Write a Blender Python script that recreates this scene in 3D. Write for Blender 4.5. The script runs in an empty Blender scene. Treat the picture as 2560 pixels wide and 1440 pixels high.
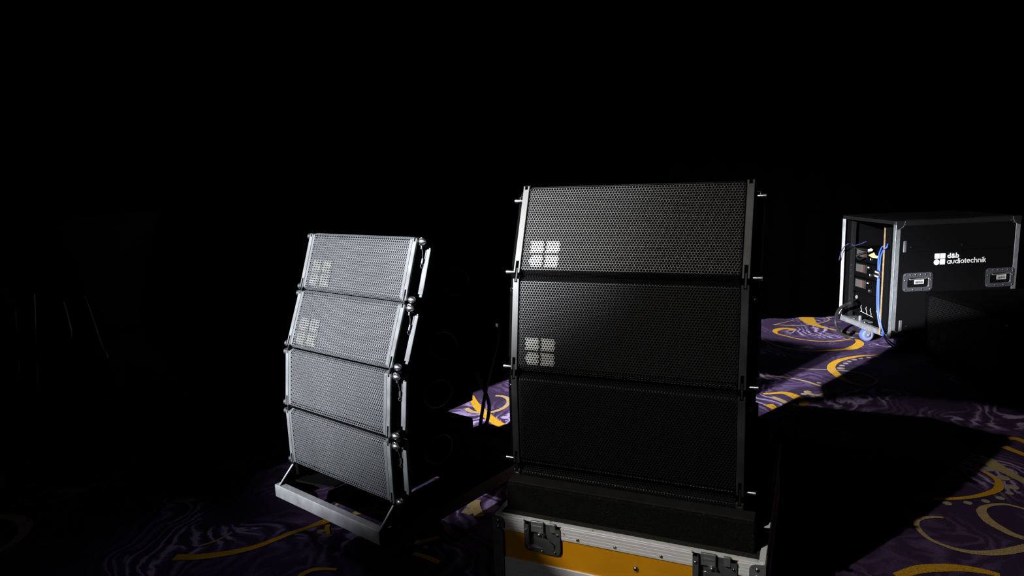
import bpy, math, random
import numpy as np
from mathutils import Vector, Matrix
random.seed(7)
SC = bpy.context.scene
COL = SC.collection
PI = math.pi

# ---------------------------------------------------------------- camera
F_PX, PITCH, ROLL, CAM_H = 1685.0, math.radians(9.653), math.radians(-2.271), 1.2
cp, sp, cr, sr = math.cos(PITCH), math.sin(PITCH), math.cos(ROLL), math.sin(ROLL)
CAMM = np.array([[cr, -sr, 0], [sr, cr, 0], [0, 0, 1]]) @ np.array([[1, 0, 0], [0, -sp, -cp], [0, cp, -sp]])
cam = bpy.data.cameras.new('camera')
cam.sensor_width = 36.0
cam.lens = 36.0 * F_PX / 2560.0
cam.clip_start = 0.05
cam_o = bpy.data.objects.new('camera', cam)
COL.objects.link(cam_o)
R0, R1, R2 = CAMM
cam_o.matrix_world = Matrix(((R0[0], -R1[0], -R2[0], 0), (R0[1], -R1[1], -R2[1], 0), (R0[2], -R1[2], -R2[2], CAM_H), (0, 0, 0, 1)))
SC.camera = cam_o

# ---------------------------------------------------------------- world, exposure
w = bpy.data.worlds.new('dark_hall')
SC.world = w
w.use_nodes = True
w.node_tree.nodes['Background'].inputs[0].default_value = (0.5, 0.55, 1.0, 1)
w.node_tree.nodes['Background'].inputs[1].default_value = 0.00035
SC.view_settings.view_transform = 'Standard'
SC.view_settings.look = 'None'
SC.view_settings.gamma = 1
SC.view_settings.use_curve_mapping = False
SC.view_settings.exposure = 0.0

# ---------------------------------------------------------------- stage lamps and added fills
def spot(name, loc, target, energy, half_deg, blend, radius, color):
    l = bpy.data.lights.new(name, 'SPOT')
    l.energy = energy; l.spot_size = math.radians(2 * half_deg); l.spot_blend = blend
    l.shadow_soft_size = radius; l.color = color
    o = bpy.data.objects.new(name, l)
    COL.objects.link(o)
    o.location = loc
    o.rotation_euler = (Vector(target) - Vector(loc)).to_track_quat('-Z', 'Y').to_euler()
    return o
spot('profile_spotlight', (-7.2, -3.95, 3.9), (-1.103, 2.105, 1.224), 28500, 6.55, 0.8, 0.05, (0.93, 0.96, 1.0))
spot('wash_spotlight', (-6.86, -4.31, 4.0), (1.1, 2.35, 0.6), 70, 12, 0.7, 0.05, (1.0, 0.97, 0.92))
spot('ceiling_spotlight', (-2.9, -0.7, 3.9), (-0.342, 1.143, 1.437), 520, 6.8, 0.04, 0.03, (1.0, 0.96, 0.86))

spot('added_rack_fill', (-6.9, -4.2, 4.1), (2.75, 4.1, 0.62), 10000, 2.7, 0.8, 0.05, (0.96, 0.97, 1.0))  # added fill that brightens the rack front, no such lamp known
spot('added_stack_fill', (-7.05, -4.1, 4.0), (0.02, 2.05, 1.10), 9500, 2.9, 1.0, 0.05, (0.95, 0.97, 1.0))  # added fill to lift the left part of the right stack

# ---------------------------------------------------------------- helpers: measuring
def ray(u, v):
    return CAMM.T @ np.array([(u - 1280) / F_PX, (v - 720) / F_PX, 1.0])
def at_z(u, v, z):
    d = ray(u, v)
    t = (z - CAM_H) / d[2]
    return Vector((d[0] * t, d[1] * t, z))
def at_y(u, v, y):
    d = ray(u, v)
    t = y / d[1]
    return Vector((d[0] * t, y, CAM_H + d[2] * t))

# ---------------------------------------------------------------- materials
def new_mat(name):
    m = bpy.data.materials.new(name)
    m.use_nodes = True
    nt = m.node_tree
    return m, nt, nt.nodes['Principled BSDF']
def mat(name, col, rough=0.5, metal=0.0, spec=0.5, noise=0.0, nscale=20.0, bump=0.0, bscale=200.0, stretch=(1, 1, 1), rvar=0.0):
    m, nt, b = new_mat(name)
    b.inputs['Base Color'].default_value = (*col, 1)
    b.inputs['Roughness'].default_value = rough
    b.inputs['Metallic'].default_value = metal
    b.inputs['Specular IOR Level'].default_value = spec
    tc = nt.nodes.new('ShaderNodeTexCoord')
    mp = nt.nodes.new('ShaderNodeMapping'); mp.inputs['Scale'].default_value = stretch
    nt.links.new(tc.outputs['Object'], mp.inputs[0])
    if noise > 0 or rvar > 0:
        n = nt.nodes.new('ShaderNodeTexNoise'); n.inputs['Scale'].default_value = nscale; n.inputs['Detail'].default_value = 5
        nt.links.new(mp.outputs[0], n.inputs['Vector'])
        if noise > 0:
            r = nt.nodes.new('ShaderNodeValToRGB')
            r.color_ramp.elements[0].position = 0.3; r.color_ramp.elements[1].position = 0.7
            r.color_ramp.elements[0].color = (*[c * (1 - noise) for c in col], 1)
            r.color_ramp.elements[1].color = (*[min(1, c * (1 + noise)) for c in col], 1)
            nt.links.new(n.outputs['Fac'], r.inputs[0]); nt.links.new(r.outputs[0], b.inputs['Base Color'])
        if rvar > 0:
            mr = nt.nodes.new('ShaderNodeMapRange')
            mr.inputs['From Min'].default_value = 0.3; mr.inputs['From Max'].default_value = 0.7
            mr.inputs['To Min'].default_value = rough - rvar; mr.inputs['To Max'].default_value = rough + rvar
            nt.links.new(n.outputs['Fac'], mr.inputs[0]); nt.links.new(mr.outputs[0], b.inputs['Roughness'])
    if bump > 0:
        n2 = nt.nodes.new('ShaderNodeTexNoise'); n2.inputs['Scale'].default_value = bscale; n2.inputs['Detail'].default_value = 3
        nt.links.new(mp.outputs[0], n2.inputs['Vector'])
        bp = nt.nodes.new('ShaderNodeBump'); bp.inputs['Strength'].default_value = bump; bp.inputs['Distance'].default_value = 0.002
        nt.links.new(n2.outputs['Fac'], bp.inputs['Height']); nt.links.new(bp.outputs[0], b.inputs['Normal'])
    return m
M = {}
M['grille_paint'] = mat('grey_grille_paint', (0.072, 0.075, 0.080), 0.42, 0, 0.6, noise=0.15, nscale=9)
M['black_grille'] = mat('black_grille_paint', (0.006, 0.006, 0.0065), 0.42, 0, 0.55, noise=0.15, nscale=9)
M['black_rail'] = mat('black_rail_paint', (0.022, 0.023, 0.025), 0.40, 0, 0.6, noise=0.3, nscale=14, rvar=0.06)
M['logo_grey'] = mat('logo_grey', (0.072, 0.072, 0.070), 0.5)
M['rail_paint'] = mat('rail_paint', (0.085, 0.09, 0.095), 0.40, 0, 0.6, noise=0.25, nscale=18, rvar=0.05)
M['cabinet_paint'] = mat('cabinet_paint', (0.0020, 0.0020, 0.0022), 0.7, 0, 0.02, bump=0.3, bscale=500)
M['grey_backing'] = mat('grey_backing_foam', (0.045, 0.045, 0.048), 0.95, 0, 0.1, bump=0.5, bscale=700)
M['foam'] = mat('foam', (0.012, 0.012, 0.014), 0.95, 0, 0.1, bump=0.5, bscale=700)
M['logo_white'] = mat('logo_white', (0.36, 0.36, 0.345), 0.5)
M['chrome'] = mat('chrome', (0.62, 0.63, 0.65), 0.28, 1.0)
M['steel_dark'] = mat('steel_dark', (0.012, 0.012, 0.013), 0.45, 0.2, 0.3)
M['wire'] = mat('wire', (0.35, 0.35, 0.36), 0.35, 1.0)
M['aluminium'] = mat('aluminium', (0.62, 0.63, 0.67), 0.45, 0.45, 0.5, noise=0.22, nscale=14, rvar=0.1)
M['yellow'] = mat('yellow_laminate', (0.88, 0.37, 0.008), 0.42, 0, 0.4, noise=0.10, nscale=8)
M['shaded_steel'] = mat('shade_darkened_steel', (0.04, 0.036, 0.032), 0.5, 0.3, 0.4)  # dark base colour stands in for the shade on the cart's side and rear bars
M['zinc'] = mat('zinc_steel', (0.26, 0.27, 0.29), 0.38, 0.5, 0.5, noise=0.2, nscale=30)
M['zinc_dark'] = mat('zinc_dark', (0.17, 0.175, 0.185), 0.36, 0.55, 0.5, noise=0.2, nscale=30)
M['grey_foam'] = mat('grey_foam', (0.034, 0.033, 0.030), 0.95, 0, 0.1, noise=0.2, nscale=200, bump=0.6, bscale=900)
M['black_laminate'] = mat('black_laminate', (0.003, 0.003, 0.0033), 0.5, 0, 0.10, bump=0.15, bscale=600)
M['pad'] = mat('cradle_pad_rubber', (0.012, 0.012, 0.011), 0.8, 0, 0.2, noise=0.3, nscale=30)
M['rubber'] = mat('rubber', (0.012, 0.012, 0.013), 0.5, 0, 0.4)
M['blue_wheel'] = mat('blue_wheel', (0.06, 0.10, 0.34), 0.45)
M['grey_wheel'] = mat('grey_wheel', (0.17, 0.17, 0.20), 0.5)
M['blue_cable'] = mat('blue_cable', (0.05, 0.10, 0.58), 0.38)
M['violet_cable'] = mat('violet_cable', (0.05, 0.045, 0.14), 0.45)
M['ply'] = mat('plywood_edge', (0.26, 0.17, 0.085), 0.7, noise=0.3, nscale=60)
M['screen'] = mat('amplifier_screen', (0.07, 0.065, 0.06), 0.3, noise=0.2, nscale=25)
M['screen_red'] = mat('screen_red', (0.065, 0.03, 0.025), 0.3)
M['tape_yellow'] = mat('tape_yellow', (0.50, 0.46, 0.17), 0.6)
M['paper'] = mat('paper_label', (0.5, 0.5, 0.48), 0.6)
M['ink'] = mat('ink', (0.02, 0.02, 0.02), 0.6)
M['white_print'] = mat('white_print', (0.9, 0.92, 0.93), 0.5)
M['spandex'] = mat('spandex_cloth', (0.045, 0.045, 0.06), 0.8)
M['drape'] = mat('black_drape', (0.0002, 0.0002, 0.0002), 1.0, 0, 0.0)
M['ceiling'] = mat('ceiling_black', (0.006, 0.006, 0.006), 0.95, 0, 0.1)
M['dark_chrome'] = mat('dark_chrome', (0.25, 0.25, 0.27), 0.3, 1.0)
M['brown_upholstery'] = mat('upholstery', (0.05, 0.03, 0.03), 0.9)

def block_carpet():   # coarse black carpet / coconut fibre covering with pale glints
    m, nt, b = new_mat('black_fibre_covering')
    tc = nt.nodes.new('ShaderNodeTexCoord')
    mp = nt.nodes.new('ShaderNodeMapping'); mp.inputs['Scale'].default_value = (90, 90, 330)
    nt.links.new(tc.outputs['Object'], mp.inputs[0])
    n = nt.nodes.new('ShaderNodeTexNoise'); n.inputs['Scale'].default_value = 2.2; n.inputs['Detail'].default_value = 6
    nt.links.new(mp.outputs[0], n.inputs['Vector'])
    r = nt.nodes.new('ShaderNodeValToRGB')
    e = r.color_ramp.elements
    e[0].position = 0.45; e[0].color = (0.002, 0.002, 0.002, 1)
    e[1].position = 0.78; e[1].color = (0.16, 0.16, 0.15, 1)
    x = e.new(0.62); x.color = (0.005, 0.005, 0.005, 1)
    nt.links.new(n.outputs['Fac'], r.inputs[0]); nt.links.new(r.outputs[0], b.inputs['Base Color'])
    b.inputs['Roughness'].default_value = 0.8; b.inputs['Specular IOR Level'].default_value = 0.15
    bp = nt.nodes.new('ShaderNodeBump'); bp.inputs['Strength'].default_value = 0.8; bp.inputs['Distance'].default_value = 0.003
    nt.links.new(n.outputs['Fac'], bp.inputs['Height']); nt.links.new(bp.outputs[0], b.inputs['Normal'])
    return m
M['fibre'] = block_carpet()

def extrusion_mat():   # ribbed aluminium edging with scuffs
    m, nt, b = new_mat('ribbed_aluminium')
    tc = nt.nodes.new('ShaderNodeTexCoord')
    n = nt.nodes.new('ShaderNodeTexNoise'); n.inputs['Scale'].default_value = 45; n.inputs['Detail'].default_value = 6
    nt.links.new(tc.outputs['Object'], n.inputs['Vector'])
    r = nt.nodes.new('ShaderNodeValToRGB'); e = r.color_ramp.elements
    e[0].position = 0.27; e[0].color = (0.14, 0.14, 0.13, 1); e[1].position = 0.34; e[1].color = (0.92, 0.92, 0.94, 1)
    nt.links.new(n.outputs['Fac'], r.inputs[0]); nt.links.new(r.outputs[0], b.inputs['Base Color'])
    b.inputs['Metallic'].default_value = 0.1; b.inputs['Roughness'].default_value = 0.45
    return m
M['ribbed'] = extrusion_mat()

def pile_noise(nt, b, col_socket=None):
    pass
def carpet(name, c0, c1=None, waves=False):
    m, nt, b = new_mat(name)
    L = nt.links
    tc = nt.nodes.new('ShaderNodeTexCoord')
    fine = nt.nodes.new('ShaderNodeTexNoise'); fine.inputs['Scale'].default_value = 420; fine.inputs['Detail'].default_value = 4
    L.new(tc.outputs['Object'], fine.inputs['Vector'])
    if waves:
        warp = nt.nodes.new('ShaderNodeTexNoise'); warp.inputs['Scale'].default_value = 1.6; warp.inputs['Detail'].default_value = 2.5
        L.new(tc.outputs['Object'], warp.inputs['Vector'])
        ws = nt.nodes.new('ShaderNodeVectorMath'); ws.operation = 'SCALE'; ws.inputs['Scale'].default_value = 1.1
        L.new(warp.outputs['Color'], ws.inputs[0])
        ad = nt.nodes.new('ShaderNodeVectorMath'); ad.operation = 'ADD'
        L.new(tc.outputs['Object'], ad.inputs[0]); L.new(ws.outputs[0], ad.inputs[1])
        wv = nt.nodes.new('ShaderNodeTexWave'); wv.inputs['Scale'].default_value = 5.0
        wv.inputs['Distortion'].default_value = 10.0; wv.inputs['Detail'].default_value = 6; wv.inputs['Detail Roughness'].default_value = 0.6; wv.inputs['Detail Scale'].default_value = 1.6
        L.new(ad.outputs[0], wv.inputs['Vector'])
        big = nt.nodes.new('ShaderNodeTexNoise'); big.inputs['Scale'].default_value = 2.3; big.inputs['Detail'].default_value = 1.5
        L.new(ad.outputs[0], big.inputs['Vector'])
        mul = nt.nodes.new('ShaderNodeMath'); mul.operation = 'MULTIPLY'
        L.new(wv.outputs['Fac'], mul.inputs[0])
        mr = nt.nodes.new('ShaderNodeMapRange'); mr.inputs['From Min'].default_value = 0.36; mr.inputs['From Max'].default_value = 0.62
        L.new(big.outputs['Fac'], mr.inputs[0]); L.new(mr.outputs[0], mul.inputs[1])
        r = nt.nodes.new('ShaderNodeValToRGB'); e = r.color_ramp.elements
        e[0].position = 0.10; e[0].color = (0.034, 0.019, 0.050, 1)
        e[1].position = 0.95; e[1].color = (0.38, 0.29, 0.49, 1)
        x = e.new(0.68); x.color = (0.100, 0.062, 0.150, 1)
        L.new(mul.outputs[0], r.inputs[0])
        colsock = r.outputs[0]
    else:
        rg = nt.nodes.new('ShaderNodeRGB'); rg.outputs[0].default_value = (*c0, 1)
        colsock = rg.outputs[0]
    fr = nt.nodes.new('ShaderNodeMapRange'); fr.inputs['From Min'].default_value = 0.3; fr.inputs['From Max'].default_value = 0.7
    fr.inputs['To Min'].default_value = 0.25; fr.inputs['To Max'].default_value = 1.8
    L.new(fine.outputs['Fac'], fr.inputs[0])
    mx = nt.nodes.new('ShaderNodeVectorMath'); mx.operation = 'SCALE'
    L.new(colsock, mx.inputs[0]); L.new(fr.outputs[0], mx.inputs['Scale'])
    L.new(mx.outputs[0], b.inputs['Base Color'])
    b.inputs['Roughness'].default_value = 0.95; b.inputs['Specular IOR Level'].default_value = 0.1
    b.inputs['Sheen Weight'].default_value = 0.0
    bp = nt.nodes.new('ShaderNodeBump'); bp.inputs['Strength'].default_value = 0.35; bp.inputs['Distance'].default_value = 0.002
    L.new(fine.outputs['Fac'], bp.inputs['Height']); L.new(bp.outputs[0], b.inputs['Normal'])
    return m
M['carpet'] = carpet('purple_carpet', None, waves=True)
M['carpet_gold'] = carpet('carpet_gold', (0.52, 0.27, 0.02))
M['carpet_tan'] = carpet('carpet_tan', (0.38, 0.27, 0.13))
M['carpet_cream'] = carpet('carpet_cream', (0.30, 0.26, 0.20))

# ---------------------------------------------------------------- mesh builder
class MB:
    def __init__(s): s.v = []; s.f = []; s.mi = []
    def add(s, vs, fs, mi=0, mtx=None):
        b = len(s.v)
        if mtx is not None: vs = [mtx @ Vector(p) for p in vs]
        s.v += [tuple(p) for p in vs]
        s.f += [tuple(i + b for i in f) for f in fs]
        s.mi += [mi] * len(fs)
        return s
    def box(s, x0, x1, y0, y1, z0, z1, bev=0.0, mi=0, mtx=None):
        if bev <= 0:
            vs = [(x, y, z) for z in (z0, z1) for y in (y0, y1) for x in (x0, x1)]
            fs = [(0, 2, 3, 1), (4, 5, 7, 6), (0, 1, 5, 4), (2, 6, 7, 3), (0, 4, 6, 2), (1, 3, 7, 5)]
            return s.add(vs, fs, mi, mtx)
        b = min(bev, (x1 - x0) / 2.01, (y1 - y0) / 2.01, (z1 - z0) / 2.01)
        # chamfered box: 24 verts
        vs = []; idx = {}
        X, Y, Z = (x0, x1), (y0, y1), (z0, z1)
        for i in (0, 1):
            for j in (0, 1):
                for k in (0, 1):
                    sx, sy, sz = (1 - 2 * i), (1 - 2 * j), (1 - 2 * k)
                    idx[i, j, k, 'x'] = len(vs); vs.append((X[i], Y[j] + sy * b, Z[k] + sz * b))
                    idx[i, j, k, 'y'] = len(vs); vs.append((X[i] + sx * b, Y[j], Z[k] + sz * b))
                    idx[i, j, k, 'z'] = len(vs); vs.append((X[i] + sx * b, Y[j] + sy * b, Z[k]))
        fs = []
        def q(a): fs.append(tuple(a))
        q([idx[0, 0, 0, 'x'], idx[0, 0, 1, 'x'], idx[0, 1, 1, 'x'], idx[0, 1, 0, 'x']])
        q([idx[1, 0, 0, 'x'], idx[1, 1, 0, 'x'], idx[1, 1, 1, 'x'], idx[1, 0, 1, 'x']])
        q([idx[0, 0, 0, 'y'], idx[1, 0, 0, 'y'], idx[1, 0, 1, 'y'], idx[0, 0, 1, 'y']])
        q([idx[0, 1, 0, 'y'], idx[0, 1, 1, 'y'], idx[1, 1, 1, 'y'], idx[1, 1, 0, 'y']])
        q([idx[0, 0, 0, 'z'], idx[0, 1, 0, 'z'], idx[1, 1, 0, 'z'], idx[1, 0, 0, 'z']])
        q([idx[0, 0, 1, 'z'], idx[1, 0, 1, 'z'], idx[1, 1, 1, 'z'], idx[0, 1, 1, 'z']])
        for i in (0, 1):
            for j in (0, 1):
                q([idx[i, j, 0, 'x'], idx[i, j, 0, 'y'], idx[i, j, 1, 'y'], idx[i, j, 1, 'x']][::(1 if (i + j) % 2 == 0 else -1)])
        for i in (0, 1):
            for k in (0, 1):
                q([idx[i, 0, k, 'x'], idx[i, 1, k, 'x'], idx[i, 1, k, 'z'], idx[i, 0, k, 'z']][::(1 if (i + k) % 2 == 0 else -1)])
        for j in (0, 1):
            for k in (0, 1):
                q([idx[0, j, k, 'y'], idx[0, j, k, 'z'], idx[1, j, k, 'z'], idx[1, j, k, 'y']][::(1 if (j + k) % 2 == 0 else -1)])
        for i in (0, 1):
            for j in (0, 1):
                for k in (0, 1):
                    t = [idx[i, j, k, 'x'], idx[i, j, k, 'y'], idx[i, j, k, 'z']]
                    q(t[::(-1 if (i + j + k) % 2 == 0 else 1)])
        return s.add(vs, fs, mi, mtx)
    def lathe(s, prof, p0, axis, n=20, mi=0, mtx=None, cap=True):
        """prof: list of (dist along axis, radius)"""
        a = Vector(axis).normalized()
        u = a.orthogonal().normalized(); w_ = a.cross(u)
        p0 = Vector(p0); vs = []; fs = []
        for (d, r) in prof:
            for i in range(n):
                t = 2 * PI * i / n
                vs.append(p0 + a * d + (u * math.cos(t) + w_ * math.sin(t)) * r)
        for k in range(len(prof) - 1):
            for i in range(n):
                j = (i + 1) % n
                fs.append((k * n + i, k * n + j, (k + 1) * n + j, (k + 1) * n + i))
        if cap:
            fs.append(tuple(range(n))[::-1])
            fs.append(tuple(range((len(prof) - 1) * n, len(prof) * n)))
        return s.add(vs, fs, mi, mtx)
    def cyl(s, p0, p1, r, n=16, mi=0, mtx=None):
        p0 = Vector(p0); p1 = Vector(p1); L = (p1 - p0).length
        b = min(r * 0.15, L * 0.2)
        return s.lathe([(0, r - b), (b, r), (L - b, r), (L, r - b)], p0, p1 - p0, n, mi, mtx)
    def tube(s, pts, r, n=10, mi=0, mtx=None, smooth=True, closed=False):
        P = [Vector(p) for p in pts]
        if smooth: P = catmull(P, 8)
        vs = []; fs = []
        prev = None
        for i, p in enumerate(P):
            t = (P[min(i + 1, len(P) - 1)] - P[max(i - 1, 0)]).normalized()
            if prev is None: u = t.orthogonal().normalized()
            else:
                u = prev - t * prev.dot(t)
                u = u.normalized() if u.length > 1e-6 else t.orthogonal().normalized()
            prev = u
            w_ = t.cross(u)
            for k in range(n):
                a = 2 * PI * k / n
                vs.append(p + (u * math.cos(a) + w_ * math.sin(a)) * r)
        for i in range(len(P) - 1):
            for k in range(n):
                j = (k + 1) % n
                fs.append((i * n + k, i * n + j, (i + 1) * n + j, (i + 1) * n + k))
        fs.append(tuple(range(n))[::-1]); fs.append(tuple(range((len(P) - 1) * n, len(P) * n)))
        return s.add(vs, fs, mi, mtx)
    def prism(s, poly, axis, a0, a1, mi=0, mtx=None):
        """poly 2D list extruded along axis 'x','y','z'"""
        n = len(poly)
        def P(p, a):
            return {'x': (a, p[0], p[1]), 'y': (p[0], a, p[1]), 'z': (p[0], p[1], a)}[axis]
        vs = [P(p, a0) for p in poly] + [P(p, a1) for p in poly]
        fs = [tuple(range(n)), tuple(range(n, 2 * n))[::-1]] + [(i, i + n, (i + 1) % n + n, (i + 1) % n) for i in range(n)]
        return s.add(vs, fs, mi, mtx)
    def build(s, name, mats, parent=None, smooth=False):
        me = bpy.data.meshes.new(name)
        me.from_pydata(s.v, [], s.f)
        if not isinstance(mats, (list, tuple)): mats = [mats]
        for m in mats: me.materials.append(m)
        if any(s.mi): me.polygons.foreach_set('material_index', s.mi)
        import bmesh
        bm = bmesh.new(); bm.from_mesh(me); bmesh.ops.recalc_face_normals(bm, faces=bm.faces); bm.to_mesh(me); bm.free()
        if smooth:
            me.polygons.foreach_set('use_smooth', [True] * len(me.polygons))
            me.set_sharp_from_angle(angle=math.radians(40))
        me.update()
        o = bpy.data.objects.new(name, me)
        COL.objects.link(o)
        if parent: o.parent = parent
        return o
def catmull(P, k):
    P = [Vector(p) for p in P]
    if len(P) < 3: return P
    out = []
    for i in range(len(P) - 1):
        a = P[i - 1] if i > 0 else P[0] * 2 - P[1]
        b, c = P[i], P[i + 1]
        d = P[i + 2] if i + 2 < len(P) else P[-1] * 2 - P[-2]
        for j in range(k):
            t = j / k
            out.append(0.5 * ((2 * b) + (c - a) * t + (2 * a - 5 * b + 4 * c - d) * t * t + (3 * b - a - 3 * c + d) * t ** 3))
    out.append(P[-1])
    return out
def empty(name, loc, rot=(0, 0, 0), parent=None):
    o = bpy.data.objects.new(name, None)
    o.empty_display_size = 0.05
    COL.objects.link(o); o.location = loc; o.rotation_euler = rot
    if parent: o.parent = parent
    return o
def tag(o, label=None, cat=None, group=None, kind=None):
    if label: o['label'] = label
    if cat: o['category'] = cat
    if group: o['group'] = group
    if kind: o['kind'] = kind
    return o
def children(o): return [c for c in bpy.data.objects if c.parent == o]
def copy_tree(o, parent=None):
    c = o.copy(); COL.objects.link(c); c.parent = parent
    for ch in children(o): copy_tree(ch, c)
    return c
def frame(yaw_deg):
    a = math.radians(yaw_deg)
    return Vector((math.cos(a), math.sin(a), 0)), Vector((-math.sin(a), math.cos(a), 0))

# ================================================================ SETTING
# carpeted floor: base pile with tufted swirls and dots raised a hair above it
fl = MB()
fl.add([(-9, -3, 0), (11, -3, 0), (11, 5.3, 0), (-9, 5.3, 0)], [(0, 1, 2, 3)], 0)
zlift = [0.0004]
def ribbon(pts, wid, mi):
    P = catmull(pts, 8)
    n = len(P); m = len(wid)
    zlift[0] += 0.00006
    vs = []
    for i, p in enumerate(P):
        t = (P[min(i + 1, n - 1)] - P[max(i - 1, 0)]).normalized()
        s = Vector((-t.y, t.x, 0))
        x = i / (n - 1) * (m - 1); k = min(int(x), m - 2); wv = wid[k] * (1 - (x - k)) + wid[k + 1] * (x - k)
        wv *= 1 + 0.10 * math.sin(i * 2.7) * 0.4
        vs.append((p.x + s.x * wv / 2, p.y + s.y * wv / 2, zlift[0])); vs.append((p.x - s.x * wv / 2, p.y - s.y * wv / 2, zlift[0]))
    fl.add(vs, [(2 * i, 2 * i + 1, 2 * i + 3, 2 * i + 2) for i in range(n - 1)], mi)
def swirl(org, sc, pts, wid, mi):
    ribbon([at_z(org[0] + x / sc, org[1] + y / sc, 0) for x, y in pts], wid, mi)
def dot(org, sc, x, y, wpx, mi=3, ratio=1.0):
    c = at_z(org[0] + x / sc, org[1] + y / sc, 0); e = at_z(org[0] + (x + wpx / 2) / sc, org[1] + y / sc, 0)
    r = (e - c).length
    zlift[0] += 0.00003
    fl.add([(c.x + r * math.cos(a * PI / 9), c.y + r * ratio * math.sin(a * PI / 9), zlift[0]) for a in range(18)], [tuple(range(18))], mi)
A, As = (1900, 780), 4.8
swirl(A, As, [(405, 222), (370, 205), (300, 198), (230, 205), (185, 225), (185, 245), (220, 265), (300, 285), (400, 310), (520, 332), (700, 350), (880, 350), (1000, 338), (1110, 318)], [.05, .05, .045, .02, .015, .015, .015, .015], 1)
swirl(A, As, [(1120, 312), (1180, 345), (1195, 375), (1160, 410), (1090, 438), (1000, 450), (800, 462), (600, 465), (400, 445), (250, 415), (150, 380), (20, 330)], [.01, .04, .06, .06, .035, .02, .015, .015, .012, .01], 1)
swirl(A, As, [(530, 40), (560, 80), (600, 120), (660, 155), (760, 185), (850, 205), (1000, 235), (1150, 255), (1220, 270)], [.12, .11, .08, .05, .03, .02, .015, .012], 1)
swirl(A, As, [(160, 155), (400, 162), (600, 155), (740, 130), (820, 100), (830, 85), (800, 60)], [.012, .012, .012], 2)
swirl(A, As, [(160, 155), (280, 128), (400, 100)], [.012, .006], 2)
swirl(A, As, [(1480, 515), (1350, 520), (1200, 530), (1050, 555), (930, 590), (862, 640), (860, 690), (910, 740), (1010, 815), (1110, 855), (1250, 885), (1370, 860), (1400, 815), (1310, 765)], [.006, .012, .03, .035, .04, .045, .05, .045, .03, .02, .014, .012, .01], 1)
swirl(A, As, [(460, 680), (700, 690), (860, 695), (1050, 710), (1200, 730), (1310, 765)], [.008, .012, .016, .018, .012], 3)
swirl(A, As, [(20, 770), (160, 770), (350, 792), (540, 830), (650, 865), (740, 895), (790, 935), (760, 980), (680, 1000), (600, 985), (565, 960), (600, 953)], [.016, .016, .016, .018, .02, .018, .02, .035, .03], 2)
swirl(A, As, [(40, 985), (140, 978), (250, 970), (330, 980), (430, 1020), (505, 1070), (520, 1100), (490, 1130), (430, 1150), (330, 1170), (200, 1190), (100, 1198)], [.02, .025, .04, .055, .055, .04, .02, .012, .01, .008], 1)
swirl(A, As, [(140, 1020), (250, 1060), (350, 1110), (450, 1145)], [.03, .034, .02], 2)
swirl(A, As, [(100, 1110), (200, 1170), (330, 1215)], [.05, .035, .01], 1)
for d in [(970, 678, 95), (985, 645, 70), (1030, 620, 65), (1070, 595, 50), (1135, 575, 60), (1210, 560, 58), (1305, 548, 58), (1410, 537, 58), (705, 853, 55), (790, 885, 55), (525, 988, 75), (630, 1020, 60), (225, 1242, 110)]:
    dot(A, As, *d)
B, Bs = (1080, 740), 2.4
swirl(B, Bs, [(235, 600), (265, 655), (310, 700), (370, 750), (440, 790), (520, 830)], [.03, .05, .05, .045], 1)
swirl(B, Bs, [(205, 675), (240, 695), (300, 700), (370, 695), (430, 672), (460, 642), (455, 618), (425, 603), (380, 600)], [.03, .03, .025, .025, .028, .02], 2)
dot(B, Bs, 335, 812, 20)
swirl(B, Bs, [(262, 1225), (252, 1260), (290, 1325)], [.04, .045, .035], 2)
swirl(B, Bs, [(185, 1290), (215, 1296), (235, 1310)], [.03, .035, .02], 2)
Cc, Cs = (860, 1220), 8
swirl(Cc, Cs, [(130, 550), (350, 505), (600, 485), (750, 490), (860, 535), (900, 600)], [.012, .016, .02, .022, .02], 1)
swirl(Cc, Cs, [(200, 520), (400, 440), (560, 400), (740, 362)], [.024, .028, .02, .012], 2)
swirl(Cc, Cs, [(1300, 1150), (1500, 1100), (1700, 1040), (1900, 995)], [.024, .028, .022, .014], 1)
swirl(Cc, Cs, [(1380, 1310), (1550, 1360), (1750, 1430), (1900, 1500)], [.016, .02, .02], 1)
dot(Cc, Cs, 1630, 1190, 110, 2)
D, Ds = (660, 1140), 4.8
swirl(D, Ds, [(990, 385), (975, 430), (960, 470), (930, 540), (860, 600)], [.05, .05, .05, .03, .01], 2)
swirl(D, Ds, [(1120, 460), (1000, 475), (850, 510)], [.014, .012, .008], 1)
swirl(D, Ds, [(800, 770), (700, 800), (560, 850)], [.03, .035, .02], 1)
swirl(D, Ds, [(770, 830), (755, 880), (780, 950)], [.015, .018, .012], 1)
dot(D, Ds, 680, 910, 90, 2)
swirl(D, Ds, [(420, 1450), (560, 1380), (700, 1362), (870, 1370)], [.02, .018, .012], 1)
G, Gs = (400, 1180), 5.54
swirl(G, Gs, [(200, 1190), (440, 1185), (700, 1165), (1000, 1120), (1300, 1050), (1550, 960), (1800, 860), (2010, 790), (2300, 690)], [.035, .035, .03, .024, .022, .018], 1)
swirl(G, Gs, [(560, 1030), (800, 950), (1000, 840)], [.01, .012, .008], 2)
H_, Hs = (2200, 1040), 3.6
swirl(H_, Hs, [(1155, 205), (1230, 210), (1330, 245)], [.03, .035, .04], 1)
swirl(H_, Hs, [(1115, 280), (1200, 315), (1330, 365)], [.035, .035, .03], 1)
swirl(H_, Hs, [(930, 390), (1050, 460), (1180, 530), (1340, 615)], [.07, .06, .04, .035], 2)
swirl(H_, Hs, [(850, 470), (950, 515), (1040, 570), (1075, 620), (1050, 670), (960, 705), (820, 735), (650, 750), (480, 752)], [.01, .014, .022, .03, .026, .02, .018, .018], 1)
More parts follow.
